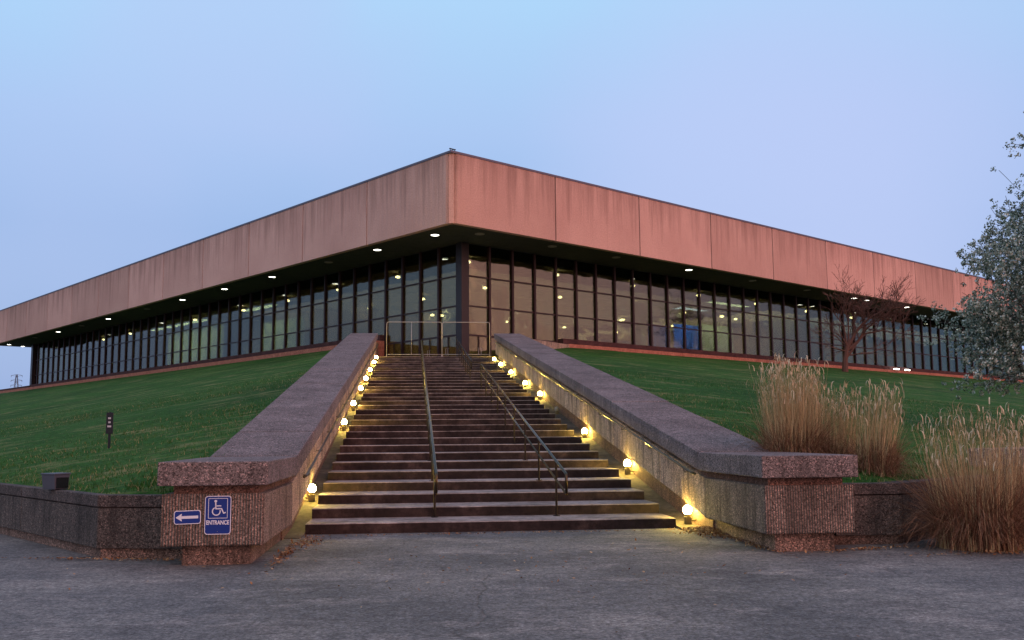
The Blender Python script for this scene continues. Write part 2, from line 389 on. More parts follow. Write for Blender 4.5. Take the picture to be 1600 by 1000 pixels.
# ------------------------------------------------------------------ ground
g = MB(); g.quad([(-2500, -300, 0), (2500, -300, 0), (2500, 3000, 0), (-2500, 3000, 0)])
tag(g.build('ground', M['pavement']), kind='structure')

def lawn(name, poly, f, mat):
    bm = bmesh.new(); vs = [bm.verts.new((p[0], p[1], f(p))) for p in poly]; fc = bm.faces.new(vs)
    bmesh.ops.triangulate(bm, faces=[fc])
    for _ in range(5):
        es = [e for e in bm.edges if e.calc_length() > 3.0]
        if not es: break
        bmesh.ops.subdivide_edges(bm, edges=es, cuts=1, use_grid_fill=False)
        bmesh.ops.triangulate(bm, faces=bm.faces[:])
    for v in bm.verts:
        if not v.is_boundary: v.co.z += .10*noise.noise(Vector((v.co.x*.12, v.co.y*.12, 0)))+.03*noise.noise(Vector((v.co.x*.6, v.co.y*.6, 3)))
    bmesh.ops.recalc_face_normals(bm, faces=bm.faces[:])
    me = bpy.data.meshes.new(name); bm.to_mesh(me); bm.free(); me.materials.append(mat)
    if me.polygons[0].normal.z < 0: me.flip_normals()
    me.polygons.foreach_set('use_smooth', [True]*len(me.polygons))
    o = bpy.data.objects.new(name, me); C.objects.link(o); return tag(o, kind='structure')
def RS(u): return 6.05-.017*max(u+1, 0)         # inner edge of the right cap
ll = [PL+Rd*.15+Ld*.1, Vector((-4.2, 12.6)), S2W(-2.5, -1.0), S2W(0, -1.2), S2W(31, -1.2), G-Rd*.9+Ld*7.9, G-Rd*.9+Ld*150, PL+Rd*.15+Ld*150]
lawn('lawn_left', ll, lawn_left, M['grass'])
rr = [Vector((4.5, 13.6)), PR+Ld*.15, PR+Ld*.15+Rd*110, G-Ld*.9+Rd*150, G-Ld*.9+Rd*7.9, S2W(31, RS(31)+1.2), S2W(0, RS(0)+1.2), S2W(-2.3, 7.2)]
lawn('lawn_right', rr, lawn_right, M['grass'])

# plaza slab between the stair head and the building corner
pz = MB(); edge = [S2W(32.09, -1.2), S2W(32.09, RS(31)+1.2), G-Ld*.9+Rd*8.0, G+Rd*8.0+Ld*8, G-Rd*.9+Ld*8.0]
pz.quad([(p.x, p.y, PLAZA-.004) for p in edge]); tag(pz.build('plaza', M['tread']), kind='structure')

# ------------------------------------------------------------------ staircase
stair = empty('staircase', (O.x, O.y, 0), TH, 'long flight of worn wide concrete steps rising to the building corner', 'staircase')
for i in range(NS):
    m = MB(); u0 = i*TREAD; w1 = RS(u0)-.13-.03; w0 = 0.0
    z1 = (i+1)*RISE; zb = max(z1-RISE-.35, -.1)
    n = 14; jit = [random.uniform(-.006, .006) for _ in range(n+1)]
    for k in range(n):
        xa = w0+(w1-w0)*k/n; xb = w0+(w1-w0)*(k+1)/n
        ya = u0+jit[k]; yb = u0+jit[k+1]; ye = u0+TREAD+.02
        za = z1+jit[k]*.4; zc = z1+jit[k+1]*.4
        nn = len(m.v)
        m.v += [(xa, ya, zb), (xb, yb, zb), (xb, yb, zc-.012), (xa, ya, za-.012), (xa, ya+.012, za), (xb, yb+.012, zc), (xb, ye, z1), (xa, ye, z1)]
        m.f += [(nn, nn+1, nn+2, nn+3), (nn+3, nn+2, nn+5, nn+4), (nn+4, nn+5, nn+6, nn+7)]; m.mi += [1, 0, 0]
    for xx, rev in ((w0, False), (w1, True)):
        q = [(xx, u0, zb), (xx, u0, z1), (xx, u0+TREAD+.02, z1), (xx, u0+TREAD+.02, zb)]
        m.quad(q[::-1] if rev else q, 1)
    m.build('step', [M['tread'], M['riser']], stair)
m = MB()
for sgn in (0, 1):
    st = []
    for k in range(34):
        u = -.6+k*1.0; z = max(GR*u, 0)+.012
        if sgn == 0: st.append((u, -.42, .0, z-.5, z))
        else: st.append((u, RS(u)-.16, RS(u)+.28, z-.5, z))
    m.sweep(st)
m.build('side_gutter', M['gutter'], stair)

# ------------------------------------------------------------------ stair walls
def zt(u): return 1.225 if u < -.8 else 1.225+GR*(u+.8)
def stair_wall(right):
    lab = ('massive right hand concrete stair wall, its end pillar beside the dry grass clump' if right
           else 'massive left hand concrete stair wall whose end pillar carries the blue signs')
    root = empty('stair_wall', (O.x, O.y, 0), TH, lab, 'wall', 'concrete walls flanking the stairs')
    rnd = random.Random(3+right)
    U0, U1 = (-3.62, 31.0) if not right else (-3.45, 31.0)
    def xs(u, a, b):      # a,b = distance of inner and outer side from the inner cap edge
        if right: e = RS(u); return (e+a, e+b)
        return (-.05-b, -.05-a)
    def run(name, a, b, top, bot, us, mat, bev, gap=.012, u0off=0, stepped=False):
        m = MB()
        for i in range(len(us)-1):
            ua, ub = us[i], us[i+1]-gap
            sts = []
            mids = [ua]+([-.8] if ua < -.8 < ub else [])+[ub]
            jz = rnd.uniform(-.006, .006); jx = rnd.uniform(-.006, .006)
            for u in mids:
                x0, x1 = xs(u, a+jx, b+jx); sts.append((u, x0, x1, zt(u)+bot+jz, zt(u)+top+jz))
            m.sweep(sts)
        return m.build(name, mat, root, bevel=bev)
    joints = [U0-.12, -.75, 1.5, 5.3, 9.1, 12.9, 16.7, 20.5, 24.3, 28.1, U1]
    run('cap', 0, 1.27, 0, -.28, joints, M['cap'], .014)
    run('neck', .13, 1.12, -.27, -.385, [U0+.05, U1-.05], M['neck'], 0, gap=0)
    # pillar block is ribbed, the long side wall is smooth and stained
    run('ribbed_block', .05, 1.24, -.385, -.995, [U0, -.85], M['panel'], .014)
    run('side_panel', .07, 1.20, -.385, -.98, [-.83]+[-.83+1.27*k for k in range(1, 25)]+[U1-.04], M['panel_in'], .008)
    m = MB(); x0, x1 = xs(-2, .22, 1.02)
    m.box(x0, x1, U0+.13, -.8, -.1, .235); m.build('plinth', M['base'], root, bevel=.01)
    m = MB(); sts = []
    for k in range(33):
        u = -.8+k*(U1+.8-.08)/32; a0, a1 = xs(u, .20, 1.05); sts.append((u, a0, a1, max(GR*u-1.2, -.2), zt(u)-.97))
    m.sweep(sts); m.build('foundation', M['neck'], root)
    # wall mounted handrail
    hz = -.37 if right else -.50
    m = MB(); us = -.6 if right else .15
    r0 = RS if right else (lambda u: -.05)
    sx = -1 if right else 1
    m.tube([(r0(us)+sx*.0, us, zt(us)+hz)]+[(r0(u)+sx*.03, u, zt(u)+hz) for u in (us+.1, 30.4)], .021, 10)
    h = m.build('handrail', M['rail'], root, smooth=True)
    for k in range(14):
        u = us+.5+k*2.2; m = MB()
        m.tube([(r0(u)-sx*.10, u, zt(u)+hz-.07), (r0(u)+sx*.03, u, zt(u)+hz-.07), (r0(u)+sx*.03, u, zt(u)+hz)], .009, 6)
        m.build('bracket', M['railpost'], h)
    return root
wallL = stair_wall(False); wallR = stair_wall(True)

# ------------------------------------------------------------------ step lights
def step_light(u, s, sx, zoff, lit, label):
    p = S2W(u, s); z = GR*u+zoff
    t = empty('step_light', (p.x, p.y, z), TH, label, 'light', 'small lamps along the stair walls')
    b = MB(); b.box(-.055, .055, -.05, .05, -.225, -.10); b.build('junction_box', M['box_metal'], t, bevel=.008)
    b = MB(); b.tube([(-sx*.16, 0, -.16), (-sx*.05, 0, -.16)], .016, 8); b.build('conduit', M['box_metal'], t)
    b = MB(); b.cyl((0, 0), .052, -.10, -.055, 14); b.build('collar', M['box_metal'], t)
    b = MB(); b.ball((0, 0, 0), .072, 18, 10, 1.1); gl = b.build('globe', M['bulb'] if lit else M['lamp_dead'], t, smooth=True)
OR = ['lowest', 'second lowest', 'third', 'fourth', 'fifth', 'sixth', 'seventh', 'eighth', 'ninth']
for k, (u, z) in enumerate([(2.2, .237), (10.14, .24), (13.92, .237), (17.98, .223), (21.55, .19), (25.08, .17), (28.99, .15), (31.4, .17)]):
    step_light(u, -.13, 1, z, True, f'{OR[k]} glowing yellow lamp up the left stair wall' if k < 7 else 'topmost glowing yellow lamp at the head of the left stair wall')
rl = [(.07, .268), (4.2, .235), (8.75, .175), (13.0, .15), (16.4, .20), (20.1, .16), (24.6, .12), (28.6, .09), (31.6, .07)]
rn = ['lowest glowing yellow lamp on the right stair wall, over dead leaves', 'second lowest glowing lamp on the right stair wall', 'third glowing lamp up the right stair wall, below the long gap',
      'unlit grey lamp on the right stair wall, in the gap between glowing ones', 'fourth glowing lamp up the right stair wall, just above the unlit one', 'fifth glowing lamp up the right stair wall',
      'sixth glowing lamp up the right stair wall', 'seventh glowing lamp up the right stair wall', 'topmost glowing lamp at the head of the right stair wall']
for k, (u, z) in enumerate(rl): step_light(u, RS(u)+.06, -1, z, k != 3, rn[k])

# ------------------------------------------------------------------ free standing stair handrails
def handrail(s, u0, u1, first, step, label, mat):
    t = empty('handrail', (*S2W(u0, s), 0), TH, label, 'handrail', 'metal handrails standing on the steps')
    y = lambda u: u-u0
    top = lambda u: GR*u+.955; mid = lambda u: GR*u+.635
    m = MB(); a, b = u0-1.1, u1
    m.tube([(0, y(a), mid(a)+.02), (0, y(a), top(a)-.03), (0, y(a)+.03, top(a)), (0, y(b), top(b)), (0, y(b)+.03, top(b)-.03), (0, y(b)+.03, mid(b))], .023, 10)
    m.build('top_rail', mat, t, smooth=True)
    m = MB(); m.tube([(0, y(a), mid(a)), (0, y(b)+.03, mid(b))], .019, 10); m.build('mid_rail', mat, t, smooth=True)
    u = first
    while u < u1+.01:
        zz = (math.floor(u/TREAD)+1)*RISE; zz = min(zz, PLAZA)
        m = MB(); m.tube([(0, y(u), zz), (0, y(u), top(u))], .020, 10)
        m.cyl((0, y(u)), .06, zz, zz+.012, 12)
        m.build('post', M['railpost'], t, smooth=False); u += step
handrail(4.05, .77, 19.0, .77, 2.28, 'right lower handrail of two bronze rails, ending in a squared loop near the bottom', M['rail'])
handrail(3.80, 21.6, 33.4, 20.6+.9, 1.66, 'short dark handrail on the upper steps in line behind the right one', M['railpost'])
handrail(2.02, .9, 32.0, .9, 2.28, 'long left handrail of shiny bronze rails running the full flight', M['rail'])

# ------------------------------------------------------------------ temporary fence panels at the stair head
def barrier(s0, s1, label, brace):
    t = empty('barrier_panel', (*S2W(32.65, s0), PLAZA), TH, label, 'barrier', 'steel barrier panels closing the stair head')
    W = s1-s0; r = .015
    m = MB(); m.tube([(0, 0, .12), (0, 0, 1.66), (.02, 0, 1.72), (.08, 0, 1.75), (W-.08, 0, 1.75), (W-.02, 0, 1.72), (W, 0, 1.66), (W, 0, .12)], r, 8)
    m.tube([(0, 0, .14), (W, 0, .14)], r, 8); m.build('frame', M['steel'], t, smooth=True)
    if brace: m = MB(); m.tube([(W*.45, 0, .14), (W*.45, 0, 1.75)], r*.8, 8); m.build('middle_bar', M['steel'], t, smooth=True)
    for x in (0, W):
        m = MB(); m.box(x-.03, x+.03, -.3, .3, 0, .03); m.box(x-.016, x+.016, -.016, .016, .03, .13); m.build('foot', M['steel'], t)
barrier(.33, 3.03, 'left steel barrier panel with a middle bar, at the head of the stairs', True)
barrier(3.07, 5.42, 'right steel barrier panel without middle bar, standing before the dark corner column', False)

# ------------------------------------------------------------------ low retaining walls
def low_wall(path, label, group=None, h=.79):
    root = empty('retaining_wall', (path[0].x, path[0].y, 0), 0, label, 'wall', group)
    parts = {'cap': (-.00, .42, h-.15, h, M['lowcap']), 'groove': (.04, .40, h-.165, h-.15, M['riser']), 'wall_panel': (.012, .40, .125, h-.165, M['lowwall']), 'plinth': (.07, .38, -.1, .125, M['base'])}
    for nm, (a, b, z0, z1, mt) in parts.items():
        m = MB()
        for i in range(len(path)-1):
            p, q = path[i]-path[0], path[i+1]-path[0]; d = (q-p).normalized(); nrm = Vector((-d.y, d.x))
            L = (q-p).length; k = max(1, int(round(L/3.2))) if nm in ('wall_panel', 'cap') else 1
            for j in range(k):
                s0 = L*j/k+(.006 if j else 0); s1 = L*(j+1)/k-(.006 if j < k-1 else 0)
                e0 = e1 = 0
                # mitre at inner corners
                def off(ii):
                    if 0 < ii < len(path)-1:
                        d0 = (path[ii]-path[ii-1]).normalized(); d1 = (path[ii+1]-path[ii]).normalized()
                        n0 = Vector((-d0.y, d0.x)); n1 = Vector((-d1.y, d1.x)); mm = (n0+n1); return mm/(1+n0.dot(n1))
                    return nrm
                o0 = off(i) if j == 0 else nrm; o1 = off(i+1) if j == k-1 else nrm
                A0 = p+d*s0; B0 = p+d*s1
                P = [A0+o0*a, B0+o1*a, B0+o1*b, A0+o0*b]
                m.hexa([(v.x, v.y, z0) for v in P]+[(v.x, v.y, z1) for v in P])
        m.build(nm, mt, root, bevel=.01 if nm in ('cap', 'wall_panel') else 0)
    return root
low_wall([PL+Ld*75, PL, Vector((-4.05, 12.42))], 'low grey concrete wall along the foot of the left lawn')
low_wall([Vector((4.35, 13.42)), PR, PR+Rd*4.3], 'low dark concrete wall behind the right dry grass clump', h=.82)
# taller end block at the right edge
eb = empty('end_block', (*(PR+Rd*4.3), 0), A, 'taller reddish concrete block at the right edge, behind the dry grass', 'wall')
m = MB(); m.box(0, 6.5, -.25, .9, .92, 1.22); m.build('cap', M['cap'], eb, bevel=.012)
m = MB(); m.box(.06, 6.4, -.20, .85, .22, .92); m.build('ribbed_block', M['panel'], eb, bevel=.012)
m = MB(); m.box(.2, 6.2, -.05, .75, -.1, .22); m.build('plinth', M['base'], eb)

# retaining walls between lawns and the sunken entrance plaza
def cheek(a, b, za, zb_, label):
    m = MB(); d = (b-a).normalized(); n_ = Vector((-d.y, d.x))*.2
    P = [a-n_, b-n_, b+n_, a+n_]; zs_ = [za, zb_, zb_, za]
    m.hexa([(p.x, p.y, 3.0) for p in P]+[(p.x, p.y, z) for p, z in zip(P, zs_)])
    tag(m.build('plaza_wall', M['panel_in'], bevel=.01), label, 'wall', 'walls beside the sunken plaza')
cheek(S2W(31.05, -1.1), G-Rd*.75+Ld*8.0, 6.2, 7.55, 'left plaza wall running from the stair head to the glass')
cheek(S2W(31.05, RS(31)+1.1), G-Ld*.75+Rd*8.0, 6.2, 7.25, 'right plaza wall running from the stair head to the glass')

# ------------------------------------------------------------------ the building
bld = empty('arena_building', (FC.x, FC.y, 0), A, 'large square arena with red brown concrete fascia over dark glass walls', 'building')
# local axes: x = along the right facade, y = along the left facade, origin at the outer fascia corner
ZS, ZT = 12.98, 16.99
FULL = SIDE+2*OV
def local_pt(kind, s, off, z):      # kind 0 = right facade, 1 = left facade; s from glass corner, off outward from glass
    return (OV+s, OV-off, z) if kind == 0 else (OV-off, OV+s, z)
def add_box_f(m, kind, s0, s1, o0, o1, z0, z1):
    """box along a facade: o0 < o1 outward distances from the glass plane"""
    if kind == 0: m.box(OV+s0, OV+s1, OV-o1, OV-o0, z0, z1)
    else: m.box(OV-o1, OV-o0, OV+s0, OV+s1, z0, z1)
for kind in (0, 1):
    js = [.42, 7.95 if kind == 0 else 8.2]
    while js[-1]+7.62 < FULL-3: js.append(js[-1]+7.62)
    js.append(FULL-.42)
    for i in range(len(js)-1):
        m = MB(); a, b = js[i]+(.045 if i else 0), js[i+1]-.045
        if kind == 0: m.box(a, b, 0, .35, ZS, ZT-.12)
        else: m.box(0, .35, a, b, ZS, ZT-.12)
        m.build('fascia_panel', M['fascia'], bld, bevel=.012)
# far sides
m = MB(); m.box(FULL-.35, FULL, .4, FULL, ZS, ZT-.12); m.build('fascia_panel', M['fascia'], bld)
m = MB(); m.box(.4, FULL-.36, FULL-.35, FULL, ZS, ZT-.12); m.build('fascia_panel', M['fascia'], bld)
m = MB(); m.box(.40, FULL-.40, .12, .30, ZS+.01, ZT-.14); m.box(.12, .30, .40, FULL-.40, ZS+.01, ZT-.14); m.build('fascia_backing', M['joint'], bld)
# fluted corner column of the fascia
m = MB()
def flute(x0, y0):
    m.v += []
poly = [(.40, .02), (.34, .02), (.33, .10), (.27, .10), (.25, .03), (.14, .14), (.03, .25), (.10, .27), (.10, .33), (.02, .34), (.02, .40), (.40, .40)]
n = len(m.v); m.v += [(x, y, ZS) for x, y in poly]+[(x, y, ZT-.12) for x, y in poly]; k = len(poly)
for i in range(k): m.f.append((n+(i+1) % k, n+i, n+k+i, n+k+(i+1) % k)); m.mi.append(0)
m.f.append(tuple(range(n, n+k))); m.f.append(tuple(range(n+2*k-1, n+k-1, -1))); m.mi += [0, 0]
m.build('corner_pier', M['groove'] if False else M['fascia'], bld)
m = MB(); m.box(-.03, FULL, -.03, .5, ZT-.118, ZT); m.box(-.03, .5, .502, FULL, ZT-.118, ZT); m.build('coping', M['coping'], bld)
m = MB(); m.box(.36, FULL-.36, .36, FULL-.36, ZT-.5, ZT-.3); m.build('roof', M['roof'], bld)
m = MB()
for a in (.16, .32, .46):
    m.tube([(a*.6+.02, .3-a*.5, ZT), (a*.6+.02, .3-a*.5, ZT+.13)], .02, 6)
m.box(.0, .42, .10, .16, ZT+.10, ZT+.15); m.build('roof_fitting', M['sign_dark'], bld)
# soffit as a ring around the glass box (continues inside as the ceiling at a lower level)
m = MB(); sz = ZS+.03
for (x0, x1, y0, y1) in ((.36, FULL-.36, .36, OV), (.36, OV, OV, FULL-.36), (OV+SIDE, FULL-.36, OV, FULL-.36), (OV, OV+SIDE, OV+SIDE, FULL-.36)):
    m.box(x0, x1, y0, y1, sz, sz+.1)
m.build('soffit', M['soffit'], bld)
# glazing
MULL = 1.888
def glazing(kind):
    zb = 7.72 if kind == 0 else 8.12
    off0 = .21 if kind == 0 else .315
    pos = [off0]+[off0+MULL*k for k in range(1, 45)]
    pos = [p for p in pos if p < SIDE-.2]+[SIDE-.1]
    pos[0] = .42
    for i in range(len(pos)-1):
        a, b = pos[i], pos[i+1]; low = PLAZA if i < 4 else zb
        m = MB(); add_box_f(m, kind, a+.02, b-.02, -.02, .0, low, ZS); w_ = m.build('window', M['glass'], bld)
        for z in (9.22, 11.03): m = MB(); add_box_f(m, kind, a+.03, b-.03, .005, .06, z-.045, z+.045); m.build('transom', M['mullion'], w_)
        if i < 4:
            m = MB(); add_box_f(m, kind, a+.03, b-.03, .005, .06, 7.42, 7.52); m.build('transom', M['mullion'], w_)
            m = MB(); add_box_f(m, kind, (a+b)/2-.035, (a+b)/2+.035, .005, .05, PLAZA+.121, 7.419); m.build('door_stile', M['mullion'], w_)
            m = MB(); add_box_f(m, kind, a+.03, b-.03, .005, .055, PLAZA, PLAZA+.12); m.build('threshold', M['mullion'], w_)
        if i in (0, 1):
            c = (a+b)/2
            for dd in (-.10, .10):
                h = MB(); h.tube([local_pt(kind, c+dd, .05, 6.3), local_pt(kind, c+dd, .12, 6.32), local_pt(kind, c+dd, .12, 6.72), local_pt(kind, c+dd, .05, 6.74)], .014, 6)
                h.build('door_handle', M['steel'], w_)
    for i, p in enumerate(pos[1:-1]):
        m = MB(); low = PLAZA if i < 4 else zb-.05
        add_box_f(m, kind, p-.075, p+.075, -.05, .12, low, ZS+.02); m.build('mullion', M['mullion'], bld)
    m = MB(); add_box_f(m, kind, 8.0, SIDE+.3, -.3, .42, zb-.42, zb-.04); m.build('sill', M['sill'], bld)
    m = MB(); add_box_f(m, kind, 7.9, SIDE+60, -.3, 1.05, 3.0, zb-.44); m.build('ledge', M['ledge'], bld)
    m = MB(); add_box_f(m, kind, SIDE+.3, SIDE+60, .1, .5, zb-.44, zb-.12); m.build('kerb', M['sill'], bld)
glazing(0); glazing(1)
# corner and end columns
m = MB(); m.box(OV-.16, OV+.42, OV-.16, OV+.42, PLAZA, ZS+.02); m.build('corner_column', M['column'], bld, bevel=.03)
for (x, y) in ((OV+SIDE, OV), (OV, OV+SIDE), (OV+SIDE, OV+SIDE)):
    m = MB(); m.box(x-.4, x+.3, y-.3, y+.4, 5, ZS+.02); m.build('end_column', M['column'], bld)
# far side walls glazed as well
m = MB(); m.box(OV+SIDE-.02, OV+SIDE, OV+.5, OV+SIDE-.5, 7.7, ZS); m.box(OV+.5, OV+SIDE-.5, OV+SIDE-.02, OV+SIDE, 7.7, ZS); m.build('rear_glazing', M['glass'], bld)
m = MB()
for k in range(1, 44):
    p = OV+k*MULL; m.box(OV+SIDE-.05, OV+SIDE+.3, p-.06, p+.06, 7.6, ZS); m.box(p-.06, p+.06, OV+SIDE-.05, OV+SIDE+.3, 7.6, ZS)
m.build('rear_mullions', M['mullion'], bld)
# interior
m = MB(); m.box(OV+.03, OV+SIDE-.03, OV+.03, OV+SIDE-.03, PLAZA-.3, PLAZA-.01); m.build('interior_floor', M['in_floor'], bld)
m = MB(); zc = 12.42
m.box(OV+.6, OV+SIDE-.4, OV+.6, OV+SIDE-.4, zc, zc+.08)
for k in range(1, 22):
    p = OV+k*3.81-.3
    m.box(p-.10, p+.10, OV+.6, OV+SIDE-.5, zc-.16, zc-.001); m.box(OV+.6, OV+SIDE-.5, p-.10, p+.10, zc-.28, zc-.161)
m.build('interior_ceiling', M['in_ceiling'], bld)
m = MB()
m.box(OV+34, OV+SIDE-20, OV+34, OV+34.3, PLAZA, zc)          # arena bowl wall seen from the right
m.box(OV+34, OV+34.3, OV+34.3, OV+SIDE-20, PLAZA, zc)
m.box(OV+42, OV+SIDE-4, OV+9, OV+9.3, PLAZA, zc)               # nearer room on the right
m.box(OV+42, OV+42.3, OV+9.3, OV+34, PLAZA, zc)
m.box(OV+5, OV+5.3, OV+24, OV+SIDE-3, PLAZA, zc-.5)                # nearer room on the left
m.box(OV+5.3, OV+34, OV+24, OV+24.3, PLAZA, zc)
m.build('interior_wall', M['interior'], bld)
m = MB()
def strip(kind, s0, s1, off, z0, z1, wave=.10):
    n = int((s1-s0)/.12)
    for k in range(n):
        a = s0+(s1-s0)*k/n; b = s0+(s1-s0)*(k+1)/n
        oa = off+wave*math.sin(k*1.3); ob = off+wave*math.sin((k+1)*1.3)
        m.quad([local_pt(kind, a, oa, z0), local_pt(kind, b, ob, z0), local_pt(kind, b, ob, z1), local_pt(kind, a, oa, z1)])
strip(1, 38.2, 50.5, -3.2, PLAZA, 12.3); strip(1, 24.2, 31.5, -3.4, PLAZA, 11.2); strip(0, 26.8, 31.5, -3.2, PLAZA, 10.3); strip(0, 37, 46, -3.2, PLAZA, 12)
m.build('curtain', M['curtain'], bld)
m = MB(); strip(0, 23.0, 26.4, -2.6, PLAZA, 10.0, .03); m.build('blue_banner', M['blue_cloth'], bld)
m = MB(); strip(0, 20.2, 22.8, -2.8, PLAZA, 9.8, .03); m.build('navy_drape', M['blue_dark'], bld)
m = MB(); m.box(OV+13.6, OV+16.3, OV+.5, OV+.55, 7.5, 8.0); nb = m.build('notice_board', M['sign_white'], bld)
m = MB(); m.box(OV+12.6, OV+13.58, OV+.5, OV+.55, 7.5, 8.0); m.build('notice_board', M['blue_dark'], bld)
for x, y in [(9+15.2*i, 7+15.2*j) for i in range(5) for j in range(2)]+[(7+15.2*j, 24+15.2*i) for i in range(4) for j in range(2)]:
    m = MB(); m.box(OV+x-.35, OV+x+.35, OV+y-.35, OV+y+.35, PLAZA, zc-.3); m.build('interior_column', M['in_ceiling'], bld)
# lamps: outer soffit row, with the unlit ones; interior grid
def lamp(kind, s, off, z, r, mat, name='downlight'):
    p = local_pt(kind, s-OV, off, z)
    m = MB(); m.cyl((p[0], p[1]), r, z-.03, z, 20); o = m.build(name, mat, bld)
    m = MB()
    for k in range(20):
        a0, a1 = 2*math.pi*k/20, 2*math.pi*(k+1)/20; q = lambda a, rr, zz: (p[0]+rr*math.cos(a), p[1]+rr*math.sin(a), zz)
        m.quad([q(a0, r*1.02, z-.045), q(a0, r*1.22, z-.045), q(a1, r*1.22, z-.045), q(a1, r*1.02, z-.045)]); m.quad([q(a0, r*1.22, z-.045), q(a0, r*1.22, z), q(a1, r*1.22, z), q(a1, r*1.22, z-.045)])
        m.quad([q(a0, r*1.02, z), q(a0, r*1.02, z-.045), q(a1, r*1.02, z-.045), q(a1, r*1.02, z)])
    m.build('trim_ring', M['lamp_dead'], o)
fo = OV-1.4
for s, lit in ((3.25, 1), (9.1, 1), (14.8, 0), (22.5, 1), (30.1, 1), (37.9, 1), (45.5, 0), (55, 1), (62.5, 0), (69.9, 1), (78, 0), (88.4, 1)):
    lamp(1, s, fo, sz, .23, M['lamp_white'] if lit else M['lamp_dead'])
for s, lit in ((3.2, 0), (9.0, 0), (14.8, 0), (22.4, 1), (30.1, 0), (37.7, 0), (45.1, 1), (47.2, 1), (54.6, 1), (62.2, 1), (69.8, 1), (77.5, 1)):
    lamp(0, s, fo, sz, .23, M['lamp_white'] if lit else M['lamp_dead'])
lamp(1, 90.0, OV-3.4, sz, .23, M['lamp_white'])
def in_lamp(x, y, r=.17):
    z = zc-.281; m = MB(); m.ball((OV+x, OV+y, z-.06), r, 14, 8, .55); m.build('interior_light', M['lamp_in'], bld)
rnd = random.Random(11)
for i in range(7):
    for j in range(5):
        x = 1.2+7.62*i; y = .9+7.4*j
        if rnd.random() < .93 and x > .5:
            in_lamp(x+.0, y)
            if j <= 1 or i <= 1:
                pass
for j in range(5, 9):
    for i in range(2):
        if rnd.random() < .8: in_lamp(.9+7.4*i, 1.2+7.62*j)
for (x, y) in ((29.8, 24.9), (31.5, 29.6), (31.4, 15.2), (24.6, 7.8), (36.6, 7.9), (15.5, 23.3), (15.6, 37), (8.0, 36)): in_lamp(x, y, .20)
# light of the rooms; strips by the glass added to light curtains and banner
def room_light(x, y, z, sx, sy, e, col):
    ld = bpy.data.lights.new('room_light', 'AREA'); ld.shape = 'RECTANGLE'; ld.size = sx; ld.size_y = sy; ld.energy = e; ld.color = col
    o = bpy.data.objects.new('room_light', ld); C.objects.link(o); o.parent = bld; o.location = (OV+x, OV+y, z)
room_light(17, 17, 11.9, 30, 30, 2900, (1, .78, .48))
room_light(38, 17, 11.9, 6, 30, 1500, (1, .78, .45))
room_light(60, 5, 11.9, 34, 6, 1300, (1, .9, .75))
room_light(1.3, 44, 12.0, .8, 12, 700, (.86, 1, .62))
room_light(1.3, 28, 12.0, .8, 5, 330, (.86, 1, .62))
room_light(28.5, 1.3, 11.8, 5, .8, 420, (.9, 1, .65))
room_light(23.6, 1.3, 11.0, 3.5, .8, 430, (.6, .75, 1))
room_light(17, 28, 11.6, 24, 8, 700, (1, .80, .45))
# ledge lamps on the right
for s in (51.5, 53.6):
    p = FC+Rd*(OV+s)+Ld*(OV-.85); t = empty('ledge_light', (p.x, p.y, 7.285), A, 'white strip light on the ledge before the glass, %s of the two' % ('left' if s < 52 else 'right'), 'light', 'strip lights on the right ledge')
    m = MB(); m.box(-.38, .38, -.12, .12, 0, .07); m.build('housing', M['box_metal'], t); m = MB(); m.box(-.34, .34, -.1, .1, .072, .17); m.build('lens', M['lamp_white'], t)

# ------------------------------------------------------------------ signs on the left pillar
pu = -3.62
so_ = S2W(pu-.012, 0)
def text_mesh(body, size, name, mat, parent, loc, sx=1):
    cu = bpy.data.curves.new(name, 'FONT'); cu.body = body; cu.size = size; cu.extrude = .0015; cu.align_x = 'CENTER'; cu.offset = size*.03
    tmp = bpy.data.objects.new('tmp', cu); C.objects.link(tmp)
    dg = bpy.context.evaluated_depsgraph_get(); me = bpy.data.meshes.new_from_object(tmp.evaluated_get(dg))
    bpy.data.objects.remove(tmp); me.materials.clear(); me.materials.append(mat)
    o = bpy.data.objects.new(name, me); C.objects.link(o); o.parent = parent; o.location = loc; o.rotation_euler = (R(90), 0, 0); o.scale = (sx, 1, 1); return o
def rrect(w_, h_, r, n=5):
    P = []
    for cx, cy, a0 in ((w_/2-r, h_/2-r, 0), (-w_/2+r, h_/2-r, 90), (-w_/2+r, -h_/2+r, 180), (w_/2-r, -h_/2+r, 270)):
        for k in range(n+1):
            a = R(a0+90*k/n); P.append((cx+r*math.cos(a), cy+r*math.sin(a)))
    return P
def plate(P, y0, y1, m):
    n = len(m.v); k = len(P); m.v += [(x, y0, z) for x, z in P]+[(x, y1, z) for x, z in P]
    m.f.append(tuple(range(n, n+k))); m.f.append(tuple(range(n+2*k-1, n+k-1, -1))); m.mi += [0, 0]
    for i in range(k): m.f.append((n+(i+1) % k, n+i, n+k+i, n+k+(i+1) % k)); m.mi.append(0)
def ringp(P, Q, y, m):
    n = len(m.v); k = len(P); m.v += [(x, y, z) for x, z in P]+[(x, y, z) for x, z in Q]
    for i in range(k): m.f.append((n+i, n+(i+1) % k, n+k+(i+1) % k, n+k+i)); m.mi.append(0)
p = S2W(pu-.012, -.635)
sg = empty('accessible_entrance_sign', (p.x, p.y, .592), TH, 'upright blue ENTRANCE sign with white wheelchair symbol on the left pillar', 'sign')
m = MB(); plate(rrect(.305, .45, .035), -.003, 0, m); m.build('plate', M['sign_white'], sg)
m = MB(); plate(rrect(.287, .432, .028), -.0045, -.003, m); m.build('panel', M['sign_blue'], sg)
m = MB(); ringp(rrect(.225, .235, .008), rrect(.213, .223, .004), -.0062, m)
m.v = [(x, y, z+.08) for x, y, z in m.v]; m.build('border', M['sign_white'], sg)
m = MB()
